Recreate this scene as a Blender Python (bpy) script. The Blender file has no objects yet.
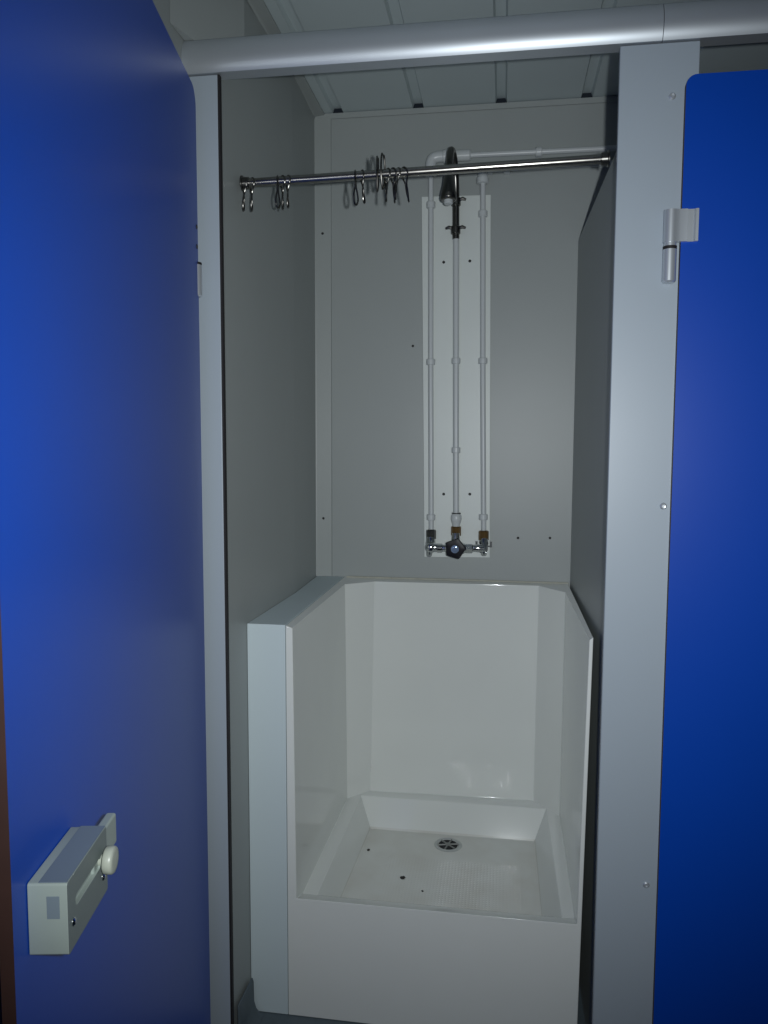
import bpy, bmesh, math, random
from mathutils import Vector, Matrix
random.seed(4)
C = bpy.context.scene.collection
S = bpy.context.scene
PI = math.pi

# ------------------------------------------------------------------ camera, flash, world, exposure
YAW, PITCH, ROLL = math.radians(8.66), math.radians(-4.895), math.radians(0.206)
CAM = Vector((0.5904, -2.4358, 1.395))
fwd = Vector((-math.sin(YAW)*math.cos(PITCH), math.cos(YAW)*math.cos(PITCH), math.sin(PITCH)))
r0 = Vector((math.cos(YAW), math.sin(YAW), 0)); u0 = r0.cross(fwd)
rt = r0*math.cos(ROLL) + u0*math.sin(ROLL); up = u0*math.cos(ROLL) - r0*math.sin(ROLL)
cam_d = bpy.data.cameras.new('camera'); cam = bpy.data.objects.new('camera', cam_d); C.objects.link(cam)
m = Matrix((rt, up, -fwd)).transposed().to_4x4(); m.translation = CAM; cam.matrix_world = m
cam_d.sensor_fit = 'VERTICAL'; cam_d.sensor_height = 36; cam_d.sensor_width = 27
cam_d.lens = 36*779.33/1024; cam_d.clip_start = 0.02
S.camera = cam

FL = CAM + rt*0.074 + up*0.022                      # the camera's own flash, beside the lens
ld = bpy.data.lights.new('flash', 'SPOT'); ld.energy = 78; ld.color = (0.93, 0.98, 1.0)
ld.shadow_soft_size = 0.012; ld.spot_size = math.radians(104); ld.spot_blend = 1.0
lo = bpy.data.objects.new('flash', ld); C.objects.link(lo); lo.location = FL
aim = (fwd + up*0.035).normalized()
lo.rotation_euler = aim.to_track_quat('-Z', 'Y').to_euler()

w = bpy.data.worlds.new('world'); S.world = w; w.use_nodes = True
w.node_tree.nodes['Background'].inputs[0].default_value = (0.55, 0.72, 1.0, 1)
w.node_tree.nodes['Background'].inputs[1].default_value = 0.012
S.cycles.sample_clamp_indirect = 0.0
S.view_settings.view_transform = 'Standard'; S.view_settings.look = 'None'
S.view_settings.exposure = 0.0; S.view_settings.gamma = 1.0; S.view_settings.use_curve_mapping = False

# ------------------------------------------------------------------ materials
def mat(name, col, rough=0.5, metal=0.0, spec=0.5, noise=0.03, nscale=6.0, bump=0.0, bscale=200.0, rvar=0.0, coat=0.0):
    M = bpy.data.materials.new(name); M.use_nodes = True
    nt = M.node_tree; b = nt.nodes['Principled BSDF']
    b.inputs['Metallic'].default_value = metal
    b.inputs['Specular IOR Level'].default_value = spec
    b.inputs['Coat Weight'].default_value = coat
    tc = nt.nodes.new('ShaderNodeTexCoord')
    nz = nt.nodes.new('ShaderNodeTexNoise'); nz.inputs['Scale'].default_value = nscale; nz.inputs['Detail'].default_value = 5
    nt.links.new(tc.outputs['Object'], nz.inputs['Vector'])
    mr = nt.nodes.new('ShaderNodeMapRange'); mr.inputs['To Min'].default_value = 1-noise; mr.inputs['To Max'].default_value = 1+noise
    nt.links.new(nz.outputs['Fac'], mr.inputs['Value'])
    mx = nt.nodes.new('ShaderNodeVectorMath'); mx.operation = 'SCALE'; mx.inputs[0].default_value = col
    nt.links.new(mr.outputs['Result'], mx.inputs['Scale'])
    nt.links.new(mx.outputs['Vector'], b.inputs['Base Color'])
    b.inputs['Roughness'].default_value = rough
    if rvar:
        m2 = nt.nodes.new('ShaderNodeMapRange'); m2.inputs['To Min'].default_value = rough-rvar; m2.inputs['To Max'].default_value = rough+rvar
        nt.links.new(nz.outputs['Fac'], m2.inputs['Value']); nt.links.new(m2.outputs['Result'], b.inputs['Roughness'])
    if bump:
        n2 = nt.nodes.new('ShaderNodeTexNoise'); n2.inputs['Scale'].default_value = bscale
        nt.links.new(tc.outputs['Object'], n2.inputs['Vector'])
        bp = nt.nodes.new('ShaderNodeBump'); bp.inputs['Strength'].default_value = bump; bp.inputs['Distance'].default_value = 0.001
        nt.links.new(n2.outputs['Fac'], bp.inputs['Height']); nt.links.new(bp.outputs['Normal'], b.inputs['Normal'])
    return M

M_wall = mat('grey_wall_laminate', (0.335, 0.362, 0.358), 0.42, noise=0.03, bump=0.12, bscale=260)
M_ceil = mat('grey_ceiling_sheet', (0.50, 0.57, 0.58), 0.45, noise=0.03)
M_trim = mat('grey_trim', (0.33, 0.358, 0.352), 0.45)
M_panel = mat('silver_painted_panel', (0.365, 0.42, 0.475), 0.38, noise=0.015, bump=0.06, bscale=400)
M_rail = mat('anodised_aluminium', (0.52, 0.56, 0.60), 0.42, metal=0.6, noise=0.03, nscale=14)
M_blue = mat('blue_laminate', (0.0012, 0.058, 0.43), 0.36, spec=0.38, noise=0.03)
M_core = mat('brown_laminate_core', (0.045, 0.020, 0.016), 0.6, noise=0.2, nscale=30)
M_rubber = mat('black_rubber', (0.012, 0.010, 0.012), 0.7)
M_black = mat('black_plastic', (0.006, 0.006, 0.010), 0.35, spec=0.2)
M_chrome = mat('chrome', (0.62, 0.64, 0.64), 0.14, metal=1.0, noise=0.05, nscale=40)
M_ring = mat('dull_drain_metal', (0.50, 0.52, 0.51), 0.4, metal=0.3, noise=0.15, nscale=90)
M_steel = mat('tarnished_steel', (0.16, 0.155, 0.145), 0.28, metal=1.0, noise=0.15, nscale=60)
M_rod = mat('polished_rod_steel', (0.36, 0.345, 0.32), 0.24, metal=1.0, noise=0.10, nscale=50, rvar=0.04)
M_alu = mat('satin_hinge_aluminium', (0.62, 0.66, 0.70), 0.36, metal=0.6, noise=0.03)
M_brass = mat('aged_brass', (0.20, 0.12, 0.045), 0.4, metal=0.8, noise=0.25, nscale=80)
M_pipe = mat('white_plastic_pipe', (0.56, 0.59, 0.60), 0.32, noise=0.02)
M_board = mat('white_backing_board', (0.66, 0.70, 0.68), 0.42, noise=0.03)
M_box = mat('white_boxing_board', (0.58, 0.67, 0.70), 0.6, spec=0.25, noise=0.03, nscale=4)
M_latch = mat('off_white_plastic', (0.32, 0.375, 0.345), 0.42, noise=0.07, nscale=30)
M_face = mat('darker_plastic_face', (0.17, 0.205, 0.20), 0.45, noise=0.06, nscale=30)  # front face of the latch, set darker than its housing
M_knob = mat('ivory_plastic', (0.42, 0.45, 0.38), 0.35, noise=0.04)
M_greyp = mat('grey_bolt_plastic', (0.18, 0.225, 0.26), 0.4, noise=0.05)
M_floor = mat('blue_grey_vinyl', (0.10, 0.13, 0.15), 0.5, noise=0.15, nscale=40)
M_grout = mat('old_sealant', (0.42, 0.42, 0.36), 0.6, noise=0.2, nscale=60)
M_dirt = mat('dark_dirt', (0.03, 0.028, 0.025), 0.8, noise=0.3, nscale=90)
M_hole2 = mat('grimy_grating_metal', (0.24, 0.25, 0.24), 0.4, metal=0.3, noise=0.3, nscale=120)
M_hole = mat('dark_screw_head', (0.02, 0.02, 0.02), 0.5)
M_blueglass = mat('blue_marked_cap', (0.32, 0.42, 0.62), 0.12, metal=0.5, noise=0.35, nscale=180)

# tray: glossy white, faint grime on the floor, embossed dots where feet stand
M_tray = mat('white_glazed_tray', (0.76, 0.785, 0.76), 0.075, spec=0.6, noise=0.035, nscale=5)
def tray_nodes(M):
    nt = M.node_tree; b = nt.nodes['Principled BSDF']
    tc = nt.nodes.new('ShaderNodeTexCoord'); sp = nt.nodes.new('ShaderNodeSeparateXYZ')
    nt.links.new(tc.outputs['Object'], sp.inputs[0])
    def mth(op, a, bb=None):
        n = nt.nodes.new('ShaderNodeMath'); n.operation = op
        for i, v in enumerate((a, bb)):
            if v is None: continue
            if isinstance(v, (int, float)): n.inputs[i].default_value = v
            else: nt.links.new(v, n.inputs[i])
        return n.outputs[0]
    k = 2*PI/0.0125
    sx = mth('SINE', mth('MULTIPLY', mth('ADD', sp.outputs[0], sp.outputs[1]), k*0.7))
    sy = mth('SINE', mth('MULTIPLY', mth('SUBTRACT', sp.outputs[0], sp.outputs[1]), k*0.7))
    dots = mth('POWER', mth('MAXIMUM', mth('MULTIPLY', mth('MULTIPLY', sx, sy), 1.0), 0.0), 1.5)
    inx = mth('MULTIPLY', mth('GREATER_THAN', sp.outputs[0], 0.28), mth('LESS_THAN', sp.outputs[0], 0.66))
    iny = mth('MULTIPLY', mth('GREATER_THAN', sp.outputs[1], -0.58), mth('LESS_THAN', sp.outputs[1], -0.275))
    fl = mth('LESS_THAN', sp.outputs[2], 0.206)
    h = mth('MULTIPLY', dots, mth('MULTIPLY', fl, mth('MULTIPLY', inx, iny)))
    bp = nt.nodes.new('ShaderNodeBump'); bp.inputs['Strength'].default_value = 1.0; bp.inputs['Distance'].default_value = 0.00028
    nt.links.new(h, bp.inputs['Height'])
    nz = nt.nodes.new('ShaderNodeTexNoise'); nz.inputs['Scale'].default_value = 3.0
    nt.links.new(tc.outputs['Object'], nz.inputs['Vector'])
    b2 = nt.nodes.new('ShaderNodeBump'); b2.inputs['Strength'].default_value = 0.08; b2.inputs['Distance'].default_value = 0.01
    nt.links.new(nz.outputs['Fac'], b2.inputs['Height']); nt.links.new(bp.outputs['Normal'], b2.inputs['Normal'])
    nt.links.new(b2.outputs['Normal'], b.inputs['Normal'])
    # grime film on the floor of the basin
    old = b.inputs['Base Color'].links[0].from_socket
    g = nt.nodes.new('ShaderNodeTexNoise'); g.inputs['Scale'].default_value = 9; g.inputs['Detail'].default_value = 6
    nt.links.new(tc.outputs['Object'], g.inputs['Vector'])
    gm = nt.nodes.new('ShaderNodeMapRange'); gm.inputs['From Min'].default_value = 0.35; gm.inputs['From Max'].default_value = 0.75
    gm.inputs['To Min'].default_value = 0.25; gm.inputs['To Max'].default_value = 0.75
    nt.links.new(g.outputs['Fac'], gm.inputs['Value'])
    mix = nt.nodes.new('ShaderNodeMix'); mix.data_type = 'RGBA'
    nt.links.new(mth('MULTIPLY', gm.outputs['Result'], mth('MULTIPLY', mth('LESS_THAN', sp.outputs[2], 0.206), mth('GREATER_THAN', sp.outputs[1], -0.65))), mix.inputs['Factor'])
    nt.links.new(old, mix.inputs[6]); mix.inputs[7].default_value = (0.60, 0.585, 0.53, 1)
    nt.links.new(mix.outputs[2], b.inputs['Base Color'])
tray_nodes(M_tray)

# ------------------------------------------------------------------ helpers
def obj(name, bm, material, parent=None, bevel=0, seg=2, smooth=False, loc=None, angle=35):
    bmesh.ops.recalc_face_normals(bm, faces=bm.faces)
    me = bpy.data.meshes.new(name); bm.to_mesh(me); bm.free()
    mats = material if isinstance(material, (list, tuple)) else [material]
    for mm in mats: me.materials.append(mm)
    o = bpy.data.objects.new(name, me); C.objects.link(o)
    if bevel:
        b = o.modifiers.new('bevel', 'BEVEL'); b.width = bevel; b.segments = seg; b.limit_method = 'ANGLE'; b.angle_limit = math.radians(30)
    if smooth or bevel:
        for p in me.polygons: p.use_smooth = True
        me.set_sharp_from_angle(angle=math.radians(angle)) if smooth and not bevel else None
        if bevel: b.harden_normals = True
    if parent: o.parent = parent
    if loc: o.location = loc
    return o
def tag(o, label=None, cat=None, group=None, kind=None):
    if label: o['label'] = label
    if cat: o['category'] = cat
    if group: o['group'] = group
    if kind: o['kind'] = kind
    return o
def struct(name, bm, m, label=None, **k):
    o = obj(name, bm, m, **k); o['kind'] = 'structure'
    if label: o['label'] = label
    return o
def empty(name, loc, label, cat, group=None):
    o = bpy.data.objects.new(name, None); o.empty_display_size = 0.05; C.objects.link(o); o.location = loc
    return tag(o, label, cat, group)
def box(bm, x0, x1, y0, y1, z0, z1):
    vs = [bm.verts.new((x, y, z)) for x in (x0, x1) for y in (y0, y1) for z in (z0, z1)]
    for f in ((0,1,3,2),(4,6,7,5),(0,4,5,1),(2,3,7,6),(0,2,6,4),(1,5,7,3)): bm.faces.new([vs[i] for i in f])
    return bm
def bx(*a): return box(bmesh.new(), *a)
def frame_of(d):
    d = Vector(d).normalized(); a = Vector((0,0,1)) if abs(d.z) < .9 else Vector((1,0,0))
    u = d.cross(a).normalized(); return u, d.cross(u).normalized()
def ring(bm, c, u, v, r, n): return [bm.verts.new(Vector(c)+(u*math.cos(2*PI*i/n)+v*math.sin(2*PI*i/n))*r) for i in range(n)]
def lathe(bm, p, d, prof, n=24):
    """prof: list of (distance along d, radius)"""
    d = Vector(d).normalized(); u, v = frame_of(d); prev = None
    for s, r in prof:
        rg = ring(bm, Vector(p)+d*s, u, v, max(r, 1e-5), n)
        if prev:
            for i in range(n): bm.faces.new((prev[i], prev[(i+1)%n], rg[(i+1)%n], rg[i]))
        else: bm.faces.new(rg[::-1])
        prev = rg
    bm.faces.new(prev); return bm
def cyl(bm, a, b, r, n=20):
    a, b = Vector(a), Vector(b); return lathe(bm, a, b-a, [(0, r), ((b-a).length, r)], n)
def tube(bm, pts, r, n=12, closed=False):
    pts = [Vector(p) for p in pts]; rad = r if isinstance(r, (list, tuple)) else [r]*len(pts)
    N = len(pts); rings = []; u = None
    for i, p in enumerate(pts):
        a = pts[(i-1) % N] if (closed or i) else p; b = pts[(i+1) % N] if (closed or i < N-1) else p
        t = (b-a).normalized()
        if u is None: u = frame_of(t)[0]
        u = (u - t*u.dot(t)).normalized(); v = t.cross(u)
        rings.append(ring(bm, p, u, v, rad[i], n))
    for k in range(N if closed else N-1):
        A, B = rings[k], rings[(k+1) % N]
        for i in range(n): bm.faces.new((A[i], A[(i+1)%n], B[(i+1)%n], B[i]))
    if not closed: bm.faces.new(rings[0][::-1]); bm.faces.new(rings[-1])
    return bm
def smooth_path(pts, n=6):
    pts = [Vector(p) for p in pts]; out = []
    P = [pts[0]*2-pts[1]] + pts + [pts[-1]*2-pts[-2]]
    for i in range(1, len(P)-2):
        for k in range(n):
            t = k/n; a, b, c, d = P[i-1:i+3]
            out.append(0.5*((2*b)+(-a+c)*t+(2*a-5*b+4*c-d)*t*t+(-a+3*b-3*c+d)*t**3))
    out.append(pts[-1]); return out
def prism(bm, poly, f0, f1):
    """poly of 2-D points; f0, f1 map a 2-D point to a 3-D one on the two end caps"""
    A = [bm.verts.new(f0(p)) for p in poly]; B = [bm.verts.new(f1(p)) for p in poly]; n = len(poly)
    bm.faces.new(A[::-1]); bm.faces.new(B)
    for i in range(n): bm.faces.new((A[i], A[(i+1)%n], B[(i+1)%n], B[i]))
    return bm
def screw_bm(p, d, r=0.0045, h=0.0025):
    bm = bmesh.new(); lathe(bm, p, d, [(-0.003, r*.8), (0, r), (h*.5, r*.95), (h, r*.6), (h*.92, r*.35), (h*.55, r*.3)], 14); return bm

ZC = 2.41; XR = 2.0; YF = -3.3
# ------------------------------------------------------------------ structure
struct('floor', bx(-0.3, XR, YF, 0.0, -0.03, 0.0), M_floor, 'blue-grey vinyl floor')
wb = struct('wall_back', bx(-0.1, XR, 0.0, 0.02, 0, ZC), M_wall, 'grey laminate wall behind the shower pipes')
for x, z in ((0.64, 1.11), (0.737, 1.112), (0.308, 1.702)):
    obj('screw', screw_bm((x, 0.0, z), (0, -1, 0), 0.004), M_hole, wb, smooth=True)
# side wall lining: slight kink added so the strip by the back corner shades darker
bm = bmesh.new(); pl = [(-0.06, -0.8175), (-0.006, -0.8175), (-0.006, -0.79), (0.007, -0.29), (0.0, 0.0), (-0.06, 0.0)]
prism(bm, pl, lambda p: (p[0], p[1], 0), lambda p: (p[0], p[1], 2.226))
pl = [(-0.075, -0.90), (-0.0026, -0.66), (0.007, -0.29), (0.0, 0.0), (-0.06, 0.0)]           # above the header it splays out to the outer wall
prism(bm, pl, lambda p: (p[0], p[1], 2.226), lambda p: (p[0], p[1], ZC))
wl = struct('wall_left', bm, M_wall, 'grey side wall of the shower cubicle')
struct('wall_front_left', bx(-0.3, -0.0755, YF, 0.0, 0, ZC), M_wall, 'grey wall above and behind the open blue door')
# ceiling of folded sheet with narrow channels running front to back
bm = bmesh.new(); prof = [(-0.3, ZC)]
for k in range(9):
    c = 0.0725 + 0.2475*k
    if c > XR-0.05: break
    prof += [(c-0.017, ZC), (c-0.012, ZC+0.014), (c+0.012, ZC+0.014), (c+0.017, ZC)]
prof += [(XR, ZC), (XR, ZC+0.05), (-0.3, ZC+0.05)]
prism(bm, prof, lambda p: (p[0], YF, p[1]), lambda p: (p[0], 0.002, p[1]))
struct('ceiling', bm, M_ceil, 'grey sheet ceiling with narrow raised ribs')
# back of the void over the wall
bm = bmesh.new()
prism(bm, [(0.0, ZC-0.018), (-0.005, ZC-0.018), (-0.006, ZC-0.003), (0.0, ZC-0.0005)], lambda p: (0.0, p[0], p[1]), lambda p: (XR, p[0], p[1]))
struct('trim_1', bm, M_trim, 'thin grey moulding along the top of the back wall')
bm = bmesh.new()
prism(bm, [(0.0, ZC-0.001), (0.0, ZC-0.012), (0.006, ZC-0.009), (0.031, ZC-0.006), (0.031, ZC-0.001)], lambda p: (p[0], -0.798, p[1]), lambda p: (p[0]+0.0, -0.006, p[1]))
struct('trim_2', bm, M_trim, 'grey moulding where the side wall meets the ceiling')
bm = bmesh.new()
prism(bm, [(0.0, -0.0), (0.0, -0.010), (0.004, -0.009), (0.050, -0.004), (0.052, 0.0)], lambda p: (p[0], p[1], 0.974), lambda p: (p[0], p[1], ZC-0.018))
t3 = struct('trim_3', bm, M_trim, 'grey corner strip from ceiling down to the shower tray')
for z in (1.161, 2.05): obj('screw', screw_bm((0.024, -0.0065, z), (0, -1, 0), 0.004), M_hole, t3, smooth=True)
# coved vinyl skirting on the side wall
bm = bmesh.new(); pr = [(0.0005, 0.0), (0.030, 0.0), (0.022, 0.006), (0.012, 0.018), (0.007, 0.035), (0.006, 0.085), (0.004, 0.094), (0.0005, 0.096)]
prism(bm, pr, lambda p: (p[0], -0.80, p[1]), lambda p: (p[0]+0.002, -0.700, p[1]))
struct('baseboard_left', bm, M_floor, 'coved blue-grey vinyl skirting at the foot of the side wall', bevel=0.0015)

# ------------------------------------------------------------------ partition, frame
bm = bmesh.new(); prism(bm, [(0.8005, -0.001), (0.8135, -0.8175), (0.831, -0.8175), (0.8205, -0.001)], lambda p: (p[0], p[1], 0.001), lambda p: (p[0], p[1], 2.0036))
part = obj('partition_panel', bm, M_wall)
tag(part, 'grey dividing panel between the shower and the next cubicle, stopping below the ceiling', 'partition')
lp = obj('frame_post', bx(-0.0745, -0.0045, -0.832, -0.8185, 0.001, 2.1545), M_panel, bevel=0.002)
tag(lp, 'narrow silver-grey upright post beside the open blue door', 'post')
obj('rubber_seal', bx(-0.0045, -0.0005, -0.831, -0.8185, 0.002, 2.1545), M_rubber, lp)
rp = obj('front_panel', bx(0.798, 0.944, -0.832, -0.8185, 0.001, 2.1545), M_panel, bevel=0.0025)
tag(rp, 'wide silver-grey front panel between the shower opening and the closed blue door', 'panel')
for x, z in ((0.896, 2.056), (0.905, 1.277), (0.897, 0.492)):
    s = obj('screw', screw_bm((x, -0.832, z), (0, -1, 0), 0.0068, 0.004), M_alu, rp, smooth=True); s['label'] = 'round shiny screw head'
obj('filled_hole', screw_bm((0.871, -0.8305, 0.357), (0, -1, 0), 0.004, 0.001), M_grout, rp, smooth=True)
def rail(x0, x1, label):
    bm = bmesh.new(); zb = 2.156; yb = -0.803; pr = [(yb, zb), (-0.836, zb)]; R_ = 0.053; cy, cz = -0.8375+R_*math.cos(math.radians(36)), zb+R_*math.sin(math.radians(36))
    for k in range(19):                                             # gently rounded face
        a = math.radians(-36 + 82*k/18); pr.append((cy-R_*math.cos(a), cz+R_*math.sin(a)))
    pr += [(yb, cz+R_*math.sin(math.radians(46)))]
    prism(bm, pr, lambda p: (x0, p[0], p[1]), lambda p: (x1, p[0], p[1]))
    o = obj('header_rail', bm, M_rail, smooth=True, angle=50); return tag(o, label, 'rail')
rail(-0.0750, 0.8735, 'long rounded aluminium header rail across the top of the shower opening')
rail(0.8747, XR, 'length of aluminium header rail above the closed blue door, past the joint')

# ------------------------------------------------------------------ doors
def round_rect(w0, w1, z0, z1, rads, n=8):
    cs = [(w0, z0, 1, 1), (w1, z0, -1, 1), (w1, z1, -1, -1), (w0, z1, 1, -1)]; out = []
    for (x, z, sx, sz), r, a0 in zip(cs, rads, (PI, 1.5*PI, 0, 0.5*PI)):
        for k in range(n+1):
            a = a0 + (PI/2)*k/n
            out.append((x+sx*r+r*math.cos(a), z+sz*r+r*math.sin(a)))
    return out
def door(name, label, T, w0, w1, z0, z1, rads, th):
    """T maps (along, out, z) to the place; out is towards the seen face"""
    bm = bmesh.new(); pl = round_rect(w0, w1, z0, z1, rads)
    prism(bm, pl, lambda p: T(p[0], -th, p[1]), lambda p: T(p[0], 0, p[1]))
    bm.faces.ensure_lookup_table()
    for i, f in enumerate(bm.faces): f.material_index = 0 if i < 2 else 1
    o = obj(name, bm, [M_blue, M_core]); o['kind'] = 'structure'; o['label'] = label
    return o
# closed door of the next cubicle
T2 = lambda a, o, z: (a, -0.846-o, z)
d2 = door('door_2', 'closed blue laminate door of the next cubicle', T2, 0.918, 1.80, 0.02, 2.088, (0.02,)*4, 0.013)
def hinge(parent, cx, cy, z_mid, dvec, nvec):
    """knuckle in two halves with a leaf over the door; dvec along the door, nvec off its seen face"""
    c = Vector((cx, cy, 0)); dv, nv = Vector(dvec), Vector(nvec)
    bm = bmesh.new(); pr = []
    for k in range(17):                                             # knuckle with the leaf as one extrusion
        a = PI*0.5 + (PI*1.5)*k/16
        pr.append((0.0130*math.cos(a), 0.0130*math.sin(a)))
    pr = [p for p in pr]
    poly = [(0.0130*math.cos(a), 0.0130*math.sin(a)) for a in [PI*(0.30+1.42*k/18) for k in range(19)]]
    poly += [(0.016, -0.0085), (0.029, -0.0085), (0.030, -0.0050), (0.041, -0.0045), (0.044, -0.0085), (0.049, -0.0085), (0.050, 0.002), (0.012, 0.002)]
    F = lambda z: (lambda p: c + dv*p[0] - nv*p[1] + Vector((0, 0, z)))
    prism(bm, poly, F(z_mid+0.006), F(z_mid+0.066))
    h = obj('hinge', bm, M_alu, parent, smooth=True, angle=40); h['label'] = 'brushed aluminium hinge'
    bm = bmesh.new(); lathe(bm, c+Vector((0,0,z_mid-0.069)), (0,0,1), [(0, 0.010), (0.003, 0.0127), (0.062, 0.0127)], 28); obj('lower_knuckle', bm, M_alu, h, smooth=True)
    bm = bmesh.new(); cyl(bm, c+Vector((0,0,z_mid-0.007)), c+Vector((0,0,z_mid-0.001)), 0.0127, 28); obj('washer', bm, M_rubber, h, smooth=True)
    bm = bmesh.new(); cyl(bm, c+Vector((0,0,z_mid-0.001)), c+Vector((0,0,z_mid+0.006)), 0.0115, 28); obj('bearing', bm, M_alu, h, smooth=True)
    return h
for z in (1.776, 0.32 - 0.25): 
    if z > 0.3: hinge(d2, 0.8985, -0.8455, z, (1, 0, 0), (0, -1, 0))
# open door, swung out towards the viewer
AN = math.radians(10.06)
H0 = Vector((-0.036, -0.872, 0)); DV = Vector((math.sin(AN), -math.cos(AN), 0)); NV = Vector((math.cos(AN), math.sin(AN), 0))
T1 = lambda a, o, z: H0 + DV*a + NV*o + Vector((0, 0, z))
d1 = door('door_1', 'open blue laminate door with its slide latch, brown edge nearest', T1, 0.0, 0.916, 0.02, 2.108, (0.02, 0.02, 0.02, 0.035), 0.014)
# hinge with its leaf on the far face
bm = bmesh.new(); c = T1(-0.002, -0.006, 0)
lathe(bm, c+Vector((0,0,1.699)), (0,0,1), [(0, 0.010), (0.003, 0.013), (0.064, 0.013)], 28)
hg = obj('hinge', bm, M_alu, d1, smooth=True); hg['label'] = 'aluminium hinge barrel'
bm = bmesh.new(); cyl(bm, c+Vector((0,0,1.763)), c+Vector((0,0,1.768)), 0.0127, 28); obj('washer', bm, M_rubber, hg, smooth=True)
bm = bmesh.new(); prism(bm, [(0.0, -0.0145), (0.055, -0.0145), (0.055, -0.021), (0.0, -0.021)], lambda p: T1(p[0], p[1], 1.775), lambda p: T1(p[0], p[1], 1.838)); obj('leaf', bm, M_alu, hg)
for z in (1.84-0.004, 1.797):
    bm = screw_bm(T1(0.012, 0, z), NV, 0.005, 0.002); s = obj('screw', bm, M_hole, d1, smooth=True)
# slide latch
def dbox(a0, a1, o0, o1, z0, z1):
    bm = bmesh.new(); prism(bm, [(a0, o0), (a1, o0), (a1, o1), (a0, o1)], lambda p: T1(p[0], p[1], z0), lambda p: T1(p[0], p[1], z1)); return bm
# housing body with a long slot in its face, one mesh
bm = bmesh.new()
Z0, Z1, A0, A1, OT = 0.872, 0.9495, 0.763, 0.884, 0.041
def F3(a, o, z): return bm.verts.new(T1(a, o, z))
outer = round_rect(A0, A1, Z0, Z1, (0.003,)*4, 3); slot = round_rect(0.785, 0.862, 0.9115, 0.9235, (0.005,)*4, 3)
oB = [F3(a, 0.0005, z) for a, z in outer]; oT = [F3(a, OT, z) for a, z in outer]; sT = [F3(a, OT, z) for a, z in slot]; sB = [F3(a, OT-0.006, z) for a, z in slot]
n = len(outer)
for i in range(n):
    j = (i+1) % n
    bm.faces.new((oB[i], oB[j], oT[j], oT[i])); bm.faces.new((oT[i], oT[j], sT[j], sT[i])); bm.faces.new((sT[i], sT[j], sB[j], sB[i]))
bm.faces.new(oB[::-1]); bm.faces.new(sB)
bm.faces.ensure_lookup_table()
for k, f in enumerate(bm.faces):
    if k < 3*n and k % 3 == 1: f.material_index = 1
lat = obj('slide_latch', bm, [M_latch, M_face], d1, bevel=0.0008, seg=2); lat['label'] = 'off-white plastic slide latch with a round knob'
t = obj('bolt', dbox(0.718, 0.80, 0.026, 0.0385, 0.9065, 0.9445), M_latch, lat, bevel=0.003, seg=3)
obj('top_cover', dbox(0.765, 0.883, 0.012, 0.0405, 0.9497, 0.9507), M_greyp, lat)
obj('indicator_window', dbox(0.8838, 0.8846, 0.020, 0.033, 0.912, 0.936), M_greyp, lat, bevel=0.0003)
bm = bmesh.new(); lathe(bm, T1(0.781, OT-0.005, 0.9175), NV, [(0, 0.0065), (0.008, 0.0065), (0.009, 0.0140), (0.0105, 0.0155), (0.018, 0.0155), (0.0200, 0.0140), (0.0206, 0.010)], 32); obj('knob', bm, M_knob, lat, smooth=True, angle=50)
for a, z in ((0.870, 0.900), (0.778, 0.896)): 
    bm = bmesh.new(); lathe(bm, T1(a, OT, z), NV, [(-0.002, 0.0045), (0.0008, 0.0045), (0.0022, 0.0028), (0.0026, 0.001)], 16); s = obj('screw', bm, M_chrome, lat, smooth=True); s['label'] = 'small shiny screw'

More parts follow.
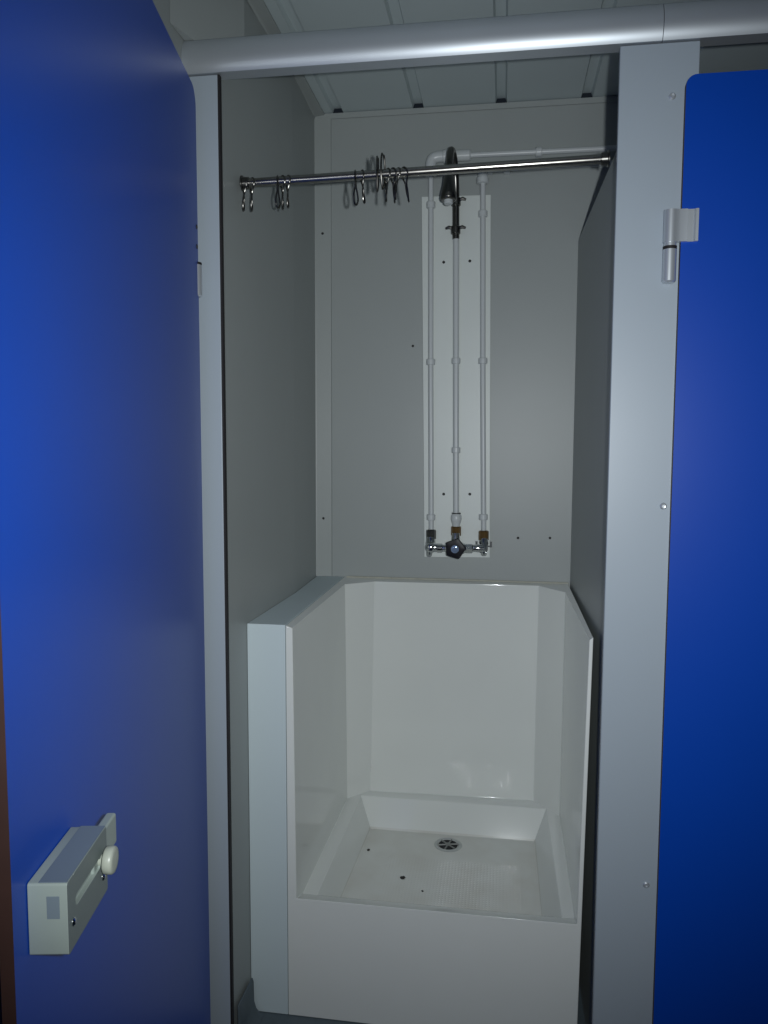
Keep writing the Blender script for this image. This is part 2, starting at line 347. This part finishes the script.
# ------------------------------------------------------------------ shower tray
def make_tray():
    bm = bmesh.new(); V = lambda *p: bm.verts.new(p)
    XL, XRR, YB, YT = 0.0915, 0.7945, -0.001, -0.69
    ZT, ZA, ZL, ZF = 0.9725, 0.303, 0.285, 0.200
    # inner U path at the top of the walls and at the ledge
    top = [(0.108, YT+0.004), (0.113, -0.100), (0.195, -0.036), (0.705, -0.024), (0.778, -0.118), (0.786, YT+0.004)]
    low = [(0.114, YT+0.004), (0.122, -0.108), (0.185, -0.042), (0.702, -0.029), (0.776, -0.120), (0.775, YT+0.004)]
    U = [V(x, y, ZT-0.006) for x, y in top]; L = [V(x, y, ZL) for x, y in low]
    L[0].co = (low[0][0], low[0][1], ZA-0.002); L[5].co = (low[5][0], low[5][1], ZA-0.002)
    # corner where the wall meets the front lip on the ledge level
    Li0 = V(0.116, YT+0.050, ZL); Li5 = V(0.774, YT+0.050, ZL)
    bm.faces.new((U[0], U[1], L[1], Li0, L[0])); bm.faces.new((U[4], U[5], L[5], Li5, L[4]))
    for i in (1, 2, 3): bm.faces.new((U[i], U[i+1], L[i+1], L[i]))
    # rim: outer rectangle
    O = [V(XL, YT, ZT), V(XL, YB, ZT), V(XRR, YB, ZT), V(XRR, YT, ZT)]
    Uf0 = V(0.108, YT, ZT-0.006); Uf5 = V(0.786, YT, ZT-0.006)
    bm.faces.new((O[0], Uf0, U[0], U[1], O[1])); bm.faces.new((O[1], U[1], U[2])); bm.faces.new((O[1], U[2], U[3], O[2]))
    bm.faces.new((U[3], U[4], O[2])); bm.faces.new((O[2], U[4], U[5], Uf5, O[3]))
    # front uprights, lip and apron
    B = [V(XL, YT, 0.001), V(0.781, YT, 0.001)]; A0 = V(0.114, YT, ZA); A5 = V(0.775, YT, ZA)
    bm.faces.new((O[0], B[0], A0, Uf0)); bm.faces.new((O[3], Uf5, A5, B[1])); bm.faces.new((B[0], B[1], A5, A0))
    bm.faces.new((Uf0, A0, L[0], U[0])); bm.faces.new((Uf5, U[5], L[5], A5)); bm.faces.new((A0, A5, L[5], L[0]))
    bm.faces.new((L[0], L[5], Li5, Li0))
    # ledge, slope, floor
    K = [V(0.152, -0.640, ZL-0.002), V(0.160, -0.078, ZL-0.002), V(0.738, -0.080, ZL-0.002), V(0.746, -0.640, ZL-0.002)]
    bm.faces.new((Li0, L[1], K[1], K[0])); bm.faces.new((L[1], L[2], K[1])); bm.faces.new((L[2], L[3], K[2], K[1]))
    bm.faces.new((L[3], L[4], K[2])); bm.faces.new((L[4], Li5, K[3], K[2])); bm.faces.new((Li5, Li0, K[0], K[3]))
    G = [V(0.183, -0.600, ZF), V(0.200, -0.125, ZF), V(0.703, -0.125, ZF), V(0.706, -0.600, ZF)]
    for i in range(4): bm.faces.new((K[i], K[(i+1)%4], G[(i+1)%4], G[i]))
    bm.faces.new(G[::-1])
    # outside and underside
    Q = [V(XL, YB, 0.001), V(XRR, YB, 0.001)]
    bm.faces.new((O[0], O[1], Q[0], B[0])); bm.faces.new((O[1], O[2], Q[1], Q[0])); bm.faces.new((O[2], O[3], B[1], Q[1])); bm.faces.new((B[0], Q[0], Q[1], B[1]))
    return obj('shower_tray', bm, M_tray, bevel=0.009, seg=5)
tray = make_tray()
tag(tray, 'deep white shower tray with high moulded sides and a stepped floor', 'shower tray')
# waste fitting
bm = bmesh.new(); lathe(bm, (0.446, -0.186, 0.2), (0,0,1), [(-0.004, 0.040), (0.001, 0.0415), (0.003, 0.039), (0.0035, 0.034), (0.001, 0.031), (-0.002, 0.029)], 40)
dr = obj('drain', bm, M_ring, tray, smooth=True); dr['label'] = 'round metal waste with a dark grating'
bm = bmesh.new()
lathe(bm, (0.446, -0.186, 0.2004), (0,0,1), [(0, 0.029), (0.0005, 0.029)], 30)
obj('drain_hole', bm, M_black, dr)
bm = bmesh.new(); lathe(bm, (0.446, -0.186, 0.2008), (0,0,1), [(0, 0.008), (0.003, 0.008), (0.0035, 0.006)], 20)
for k in range(6):
    a = k*PI/3+0.25; d = Vector((math.cos(a), math.sin(a), 0)); c0 = Vector((0.446, -0.186, 0.2015))
    tube(bm, [c0+d*0.006, c0+d*0.031], 0.0026, 6)
obj('grating', bm, M_hole2, dr)
# sealant bead along the back rim and the boxing joint
bm = bmesh.new(); tube(bm, [(0.10, -0.0042, 0.9735), (0.45, -0.0042, 0.974), (0.795, -0.0042, 0.9735)], 0.0032, 8)
obj('sealant_bead', bm, M_grout, tray, smooth=True)
# boxing panel beside the tray
bm = bmesh.new(); pl = [(0.002, -0.69), (0.0905, -0.69), (0.0905, -0.001), (0.002, -0.001)]
prism(bm, [(-0.0026, -0.69), (0.0905, -0.69), (0.0905, -0.001), (0.0015, -0.001), (0.0082, -0.29)], lambda p: (p[0], p[1], 0.001), lambda p: (p[0], p[1], 0.9735))
bxp = obj('boxing_panel', bm, M_box, bevel=0.0015, seg=2)
tag(bxp, 'white pipe boxing standing between the side wall and the shower tray', 'boxing')
for k, (x, y, z, s) in enumerate(((0.335, -0.385, 0.2, 0.0065), (0.215, -0.253, 0.2, 0.0045), (0.395, -0.44, 0.2, 0.003))):
    bm = bmesh.new(); bmesh.ops.create_icosphere(bm, subdivisions=2, radius=s)
    for v in bm.verts: v.co = Vector((v.co.x*(1+random.uniform(-.35, .5)), v.co.y*(1+random.uniform(-.3, .5)), max(v.co.z, -s*0.4)*0.55*(1+random.uniform(-.3, .3))))
    o = obj('dirt_crumb', bm, M_dirt, smooth=True, loc=(x, y, z+s*0.18), angle=60)
    tag(o, ('dark crumb of dirt in the middle of the tray floor, biggest of three', 'small dark crumb of dirt near the back corner of the tray floor', 'tiny dark crumb of dirt beside the embossed dots')[k], 'dirt', 'crumbs of dirt on the tray floor')

# ------------------------------------------------------------------ backing board and pipework
def board():
    bm = bmesh.new(); b = [(0.333, 2.146), (0.541, 2.143), (0.5545, 1.048), (0.350, 1.045)]
    prism(bm, b[::-1], lambda p: (p[0], -0.0005, p[1]), lambda p: (p[0], -0.012, p[1]))
    return obj('backing_board', bm, M_board, bevel=0.0012)
bb = tag(board(), 'tall white backing board on the back wall behind the shower pipes', 'board')
for x, z in ((0.402, 1.95), (0.481, 1.951), (0.409, 1.244), (0.49, 1.245)):
    obj('screw', screw_bm((x, -0.012, z), (0, -1, 0), 0.0045), M_hole, bb, smooth=True)
YP = -0.030; PR = 0.0080
def clip(parent, x, z, r=PR, mt=None, ax='z', y=YP, yw=-0.012):
    bm = bmesh.new()
    if ax == 'z':
        lathe(bm, (x, y, z-0.009), (0,0,1), [(0, r+0.004), (0.002, r+0.0055), (0.016, r+0.0055), (0.018, r+0.004)], 20); box(bm, x-0.008, x+0.008, y, yw-0.0002, z-0.008, z+0.008)
    else:
        lathe(bm, (x-0.009, y, z), (1,0,0), [(0, r+0.004), (0.002, r+0.0055), (0.016, r+0.0055), (0.018, r+0.004)], 20); box(bm, x-0.008, x+0.008, y, yw-0.0002, z-0.008, z+0.008)
    return obj('pipe_clip', bm, mt or M_pipe, parent, smooth=True)
# supply pipe that runs over the top into the next cubicle
bm = bmesh.new(); z2 = 2.254
tube(bm, smooth_path([(0.373, YP, 1.135), (0.370, YP, 1.4), (0.367, YP, 1.65), (0.3635, YP, 2.10), (0.3625, YP, 2.222)], 4), PR, 16)
p1 = tag(obj('supply_pipe', bm, M_pipe, smooth=True), 'white pipe rising from the valve and turning along the wall into the next cubicle', 'pipe')
bm = bmesh.new(); tube(bm, [(0.400, YP, z2), (0.7, YP, z2-0.001), (1.5, YP, z2-0.003)], PR, 16); obj('cross_pipe', bm, M_pipe, p1, smooth=True)
bm = bmesh.new(); tube(bm, smooth_path([(0.3625, YP, 2.205), (0.3625, YP, 2.235), (0.369, YP, 2.249), (0.385, YP, z2), (0.412, YP, z2)], 5), 0.0165, 20)
lathe(bm, (0.3625, YP, 2.200), (0,0,1), [(0, 0.015), (0.002, 0.0185), (0.014, 0.0185), (0.016, 0.016)], 20); lathe(bm, (0.398, YP, z2), (1,0,0), [(0, 0.016), (0.002, 0.0195), (0.022, 0.0195), (0.025, 0.015)], 20)
el = obj('elbow', bm, M_pipe, p1, smooth=True)
bm = bmesh.new(); cyl(bm, (0.4232, YP, z2), (0.426, YP, z2), 0.0175, 20); obj('seal_ring', bm, M_black, el, smooth=True)
bm = bmesh.new(); lathe(bm, (0.427, YP, z2), (1,0,0), [(0, 0.014), (0.003, 0.0165), (0.05, 0.0165), (0.054, 0.013)], 20); obj('coupling', bm, M_pipe, p1, smooth=True)
for x, z in ((0.3635, 2.115), (0.367, 1.649), (0.372, 1.173)): clip(p1, x, z)
clip(p1, 0.679, z2-0.001, ax='x', yw=0.0)
# second supply pipe
bm = bmesh.new(); tube(bm, smooth_path([(0.535, YP, 1.135), (0.5315, YP, 1.3), (0.525, YP, 1.65), (0.519, YP, 2.083), (0.517, YP, 2.19)], 4), PR, 16)
p2 = tag(obj('supply_pipe', bm, M_pipe, smooth=True), 'shorter white supply pipe on the board, ending in an elbow just below the curtain rod', 'pipe')
bm = bmesh.new(); tube(bm, smooth_path([(0.517, YP, 2.178), (0.517, YP, 2.20), (0.523, YP, 2.209), (0.545, YP, 2.210)], 5), 0.0145, 20)
lathe(bm, (0.517, YP, 2.170), (0,0,1), [(0, 0.0145), (0.002, 0.018), (0.016, 0.018), (0.018, 0.015)], 20); obj('elbow', bm, M_pipe, p2, smooth=True)
bm = bmesh.new(); tube(bm, [(0.545, YP, 2.210), (1.5, YP, 2.214)], PR*0.95, 16); obj('cross_pipe', bm, M_pipe, p2, smooth=True)
for x, z in ((0.519, 2.083), (0.5250, 1.65), (0.533, 1.176)): clip(p2, x, z)
clip(p2, 0.588, 2.208, ax='x', yw=0.0)
# riser from the valve to the shower head
bm = bmesh.new(); tube(bm, smooth_path([(0.450, YP, 1.160), (0.447, YP, 1.38), (0.444, YP, 1.65), (0.440, YP, 2.03)], 4), 0.0092, 16)
p3 = tag(obj('riser_pipe', bm, M_pipe, smooth=True), 'white riser pipe up the middle of the backing board between valve and shower head', 'pipe')
bm = bmesh.new(); lathe(bm, (0.450, YP, 1.142), (0,0,1), [(0, 0.0120), (0.010, 0.0120), (0.018, 0.0150), (0.026, 0.0170), (0.036, 0.0165), (0.043, 0.0125)], 24); ad = obj('adaptor', bm, M_pipe, p3, smooth=True)
bm = bmesh.new(); cyl(bm, (0.450, YP, 1.1855), (0.450, YP, 1.188), 0.0142, 20); obj('seal_ring', bm, M_black, ad, smooth=True)
for x, z in ((0.444, 1.651), (0.447, 1.381)): clip(p3, x, z)
# shower head on its bent arm
def make_head():
    bm = bmesh.new()
    path = smooth_path([(0.4395, YP-0.002, 2.012), (0.4385, YP-0.002, 2.10), (0.438, YP-0.005, 2.15), (0.4365, YP-0.018, 2.195), (0.434, YP-0.034, 2.228), (0.430, YP-0.055, 2.246), (0.427, YP-0.080, 2.240), (0.4255, YP-0.098, 2.212), (0.425, YP-0.107, 2.180), (0.4245, YP-0.112, 2.150)], 5)
    tube(bm, path, 0.0105, 16)
    t = tag(obj('overhead_shower', bm, M_steel, smooth=True), 'dark chrome shower head on a bent arm above the riser pipe', 'shower head')
    bm = bmesh.new(); d = Vector((-0.004, -0.12, -1)).normalized()
    lathe(bm, (0.4245, YP-0.111, 2.160), d, [(0, 0.011), (0.004, 0.0145), (0.030, 0.017), (0.052, 0.022), (0.066, 0.0235), (0.070, 0.0215), (0.071, 0.018)], 28)
    h = obj('head_bell', bm, M_steel, t, smooth=True, angle=60)
    bm = bmesh.new(); lathe(bm, Vector((0.4245, YP-0.111, 2.160))+d*0.068, d, [(0, 0.0135), (0.012, 0.0125), (0.014, 0.010)], 24)
    o = obj('nozzle', bm, M_pipe, t, smooth=True); o['label'] = 'pale plastic spray nozzle'
    for z in (2.040, 2.122):
        bm = bmesh.new(); x = 0.4385
        lathe(bm, (x, YP-0.002, z-0.014), (0,0,1), [(0, 0.0125), (0.002, 0.0145), (0.022, 0.0145), (0.024, 0.0125)], 18)
        box(bm, x-0.009, x+0.009, YP, -0.0124, z-0.011, z+0.009)
        for s in (-1, 1):
            tube(bm, [(x+s*0.011, YP-0.004, z+0.004), (x+s*0.020, YP-0.006, z+0.006), (x+s*0.030, YP-0.004, z+0.003)], [0.005, 0.0055, 0.0035], 8)
        obj('pipe_bracket', bm, M_steel, t, smooth=True)
    return t
make_head()
# mixing valve
def make_valve():
    z = 1.080; y = -0.045
    bm = bmesh.new()
    lathe(bm, (0.392, y, z-0.001), (1, 0, 0.01), [(0, 0.011), (0.002, 0.0145), (0.016, 0.0145), (0.018, 0.011), (0.030, 0.012), (0.046, 0.019), (0.078, 0.019), (0.092, 0.012), (0.096, 0.010)], 24)
    lathe(bm, (0.450, y, z+0.01), (0,0.15,1), [(0, 0.014), (0.020, 0.013), (0.036, 0.0115)], 20)
    v = tag(obj('shower_valve', bm, M_chrome, smooth=True, angle=50), 'chrome shower valve with a black five-sided knob at the foot of the board', 'valve')
    bm = bmesh.new(); tube(bm, [(0.372, YP-0.004, 1.112), (0.372, YP-0.006, 1.090), (0.376, y, z), (0.395, y, z-0.001)], [0.013, 0.016, 0.018, 0.012], 18)
    lathe(bm, (0.373, -0.045, z), (0.0, 1, 0), [(-0.016, 0.009), (-0.012, 0.014), (0.0, 0.018), (0.032, 0.018)], 20)
    lathe(bm, (0.370, y, z-0.012), (-0.1,0,-1), [(0, 0.010), (0.014, 0.008), (0.017, 0.005)], 14)
    obj('elbow', bm, M_chrome, v, smooth=True, angle=60)
    bm = bmesh.new(); tube(bm, [(0.536, YP-0.004, 1.112), (0.536, YP-0.006, 1.095), (0.534, y, z+0.001), (0.505, y, z+0.001)], [0.012, 0.014, 0.015, 0.011], 18)
    cyl(bm, (0.534, y-0.002, z), (0.534, -0.0125, z), 0.015, 18)
    for s in (-1, 1): box(bm, 0.536+s*0.022-0.003, 0.536+s*0.022+0.003, YP-0.010, -0.0122, z+0.004, z+0.022)
    box(bm, 0.514, 0.558, YP-0.006, YP, z+0.004, z+0.009)
    lathe(bm, (0.537, y, z-0.010), (0,0,-1), [(0, 0.009), (0.010, 0.008), (0.012, 0.005)], 14)
    obj('elbow', bm, M_chrome, v, smooth=True, angle=60)
    bm = bmesh.new(); lathe(bm, (0.481, y, z), (1,0,0), [(0, 0.012), (0.002, 0.016), (0.020, 0.016), (0.022, 0.012)], 6); obj('union_nut', bm, M_chrome, v)
    for x, zz, m_ in ((0.3728, 1.104, M_steel), (0.535, 1.104, M_brass), (0.450, 1.116, M_brass)):
        bm = bmesh.new(); lathe(bm, (x, YP-0.001, zz), (0,0,1), [(0, 0.0135), (0.002, 0.0155), (0.027, 0.0155), (0.030, 0.0135)], 8)
        n_ = obj('compression_nut', bm, m_, v)
        n_['label'] = 'tarnished brass nut' if m_ is M_brass else 'dark steel nut'
    # knob with five blunt points
    bm = bmesh.new(); pts = []
    for k in range(40):
        a = 2*PI*k/40 + 0.05; q = ((a-0.05) % (2*PI/5)) - PI/5
        r = 0.0278/max(math.cos(q), 0.01); r = min(r, 0.0335)
        pts.append((r*math.cos(a), r*math.sin(a)))
    P = Vector((0.450, -0.060, 1.0815)); rings = []
    for s, k in ((0.0, 0.80), (-0.004, 0.98), (-0.016, 1.0), (-0.021, 0.92), (-0.022, 0.62)):
        rings.append([bm.verts.new(P+Vector((x*k, s, zz*k))) for x, zz in pts])
    for A, B in zip(rings, rings[1:]):
        for i in range(40): bm.faces.new((A[i], A[(i+1)%40], B[(i+1)%40], B[i]))
    bm.faces.new(rings[0][::-1]); bm.faces.new(rings[-1])
    kn = obj('knob', bm, M_black, v, smooth=True, angle=45); kn['label'] = 'black five-sided knob'
    bm = bmesh.new(); lathe(bm, P+Vector((0, -0.0215, 0)), (0,-1,0), [(0, 0.0125), (0.002, 0.0125), (0.0035, 0.0105), (0.004, 0.006)], 28); o = obj('knob_cap', bm, M_blueglass, kn, smooth=True, angle=60); o['label'] = 'shiny blue-tinted cap'
    bm = bmesh.new(); cyl(bm, (0.450, y-0.010, 1.081), (0.450, -0.0602, 1.0815), 0.012, 18); obj('spindle', bm, M_chrome, v, smooth=True)
make_valve()

# ------------------------------------------------------------------ curtain rod and hooks
R0 = Vector((0.0030, -0.705, 1.977)); R1 = Vector((0.8000, -0.690, 1.9965)); RR = 0.0098
bm = bmesh.new(); cyl(bm, R0+(R1-R0)*0.004, R1-(R1-R0)*0.004, RR, 28)
rod = tag(obj('curtain_rod', bm, M_rod, smooth=True), 'polished metal curtain rod across the top of the shower opening', 'rod')
D = (R1-R0).normalized()
for P, d in ((R0, D), (R1, -D)):
    bm = bmesh.new(); lathe(bm, P, d, [(0.0002, 0.017), (0.003, 0.017), (0.004, 0.0135), (0.016, 0.0128), (0.017, 0.0115)], 24); obj('end_socket', bm, M_steel, rod, smooth=True)
def hook_mesh(kind=0):
    r = 0.0022; top = []
    # wire ring over the rod, closed below, then a long narrow loop hanging under it
    for k in range(15):
        a = math.radians(-50 + 280*k/14); top.append((0, 0.0128*math.cos(a), 0.0128*math.sin(a)))
    pts = [(0.004, 0.006, -0.058), (0.0045, 0.0085, -0.050), (0.003, 0.0075, -0.036), (0.001, 0.004, -0.022)] + top + [(-0.001, -0.004, -0.022), (-0.003, -0.0065, -0.036), (-0.0035, -0.0065, -0.052), (-0.002, -0.003, -0.063), (0.001, 0.001, -0.066), (0.003, 0.005, -0.062)]
    pts = [(x, y, z if z > -0.015 else -0.015+(z+0.015)*0.84) for x, y, z in pts]
    if kind:                                                        # a hook that has turned over: one long loop pinched round the rod
        pts = [(0.001, 0.002, 0.034), (0.001, 0.007, 0.030), (0.001, 0.0125, 0.012), (0.0, 0.0128, -0.006), (0.001, 0.0090, -0.022), (0.0, 0.0035, -0.034), (-0.001, -0.002, -0.037), (-0.001, -0.007, -0.028), (-0.001, -0.0128, -0.008), (-0.001, -0.0125, 0.012), (-0.001, -0.006, 0.031), (-0.001, -0.0015, 0.036)]
        bm = bmesh.new(); tube(bm, smooth_path(pts, 3), r, 8); return bm
    bm = bmesh.new(); tube(bm, smooth_path(pts, 3), r*0.85, 8)
    bmesh.ops.create_icosphere(bm, subdivisions=1, radius=0.0028, matrix=Matrix.Translation((0.003, 0.005, -0.0540)))
    return bm
h0 = obj('curtain_hook', hook_mesh(), M_steel, smooth=True)
# x, z-rotation, roll about the rod, lean, label
HK = [
 (0.009, 70, 0, 4, 'wire curtain hook at the very end of the rod by the side wall'),
 (0.026, 40, 5, 0, 'wire curtain hook second from the side wall, hanging beside the end one'),
 (0.085, 12, -6, 0, 'wire curtain hook, nearest the side wall in the close trio'),  # one hook of this close trio stands in for a cast shadow
 (0.096, 50, 8, -3, 'wire curtain hook in the middle of the close trio'),
 (0.108, 35, -4, 2, 'wire curtain hook, farthest from the side wall in the close trio'),
 (0.260, 6, 10, 0, 'straight dark wire shape standing in for a hook shadow, first of the pair before the upright hooks'),  # added wire in place of the shadow cast by the next hook
 (0.275, 25, -5, -3, 'thin wire hook with a curled tip, second of the pair before the upright hooks'),
 (0.309, 8, 0, 0, 'wire shape flipped upright over the rod, standing in for a hook shadow, the lower of two'),  # extra loop standing in for the shadow of the taller upright hook
 (0.321, -6, 4, 0, 'wire hook flipped upright over the rod, the taller of two'),
 (0.330, 65, -3, 4, 'wire hook hanging right beside the upright ones, looped tail'),
 (0.343, 60, 6, -8, 'wire hook in the tangled cluster, leaning over its neighbour'),
 (0.352, 70, -8, 9, 'wire hook in the tangled cluster, second from its loose end'),
 (0.368, 75, 4, -14, 'slanting wire hook at the loose end of the tangled cluster'),
]
h1 = None
for i, (x, rz, rx, ry, lab) in enumerate(HK):
    flipped = 'flipped' in lab
    if flipped and not h1: h1 = obj('curtain_hook', hook_mesh(1), M_steel, smooth=True); o = h1
    else: o = h1.copy() if flipped else (h0 if i == 0 else h0.copy())
    if flipped and o is h1: fresh = True
    else: fresh = i == 0
    if not fresh: C.objects.link(o)
    t = (x-R0.x)/(R1.x-R0.x); p = R0+(R1-R0)*t
    o.rotation_mode = 'XYZ'
    # twist the hanging loop only as far as the ring can turn on the rod
    o.rotation_euler = (math.radians(rx), math.radians(ry), math.radians(min(rz, 38)))
    o.location = p + Vector((0, 0, ((0.001 if x < 0.315 else 0.006) if flipped else -0.0022)))
    tag(o, lab, 'hook', 'curtain hooks on the rod')
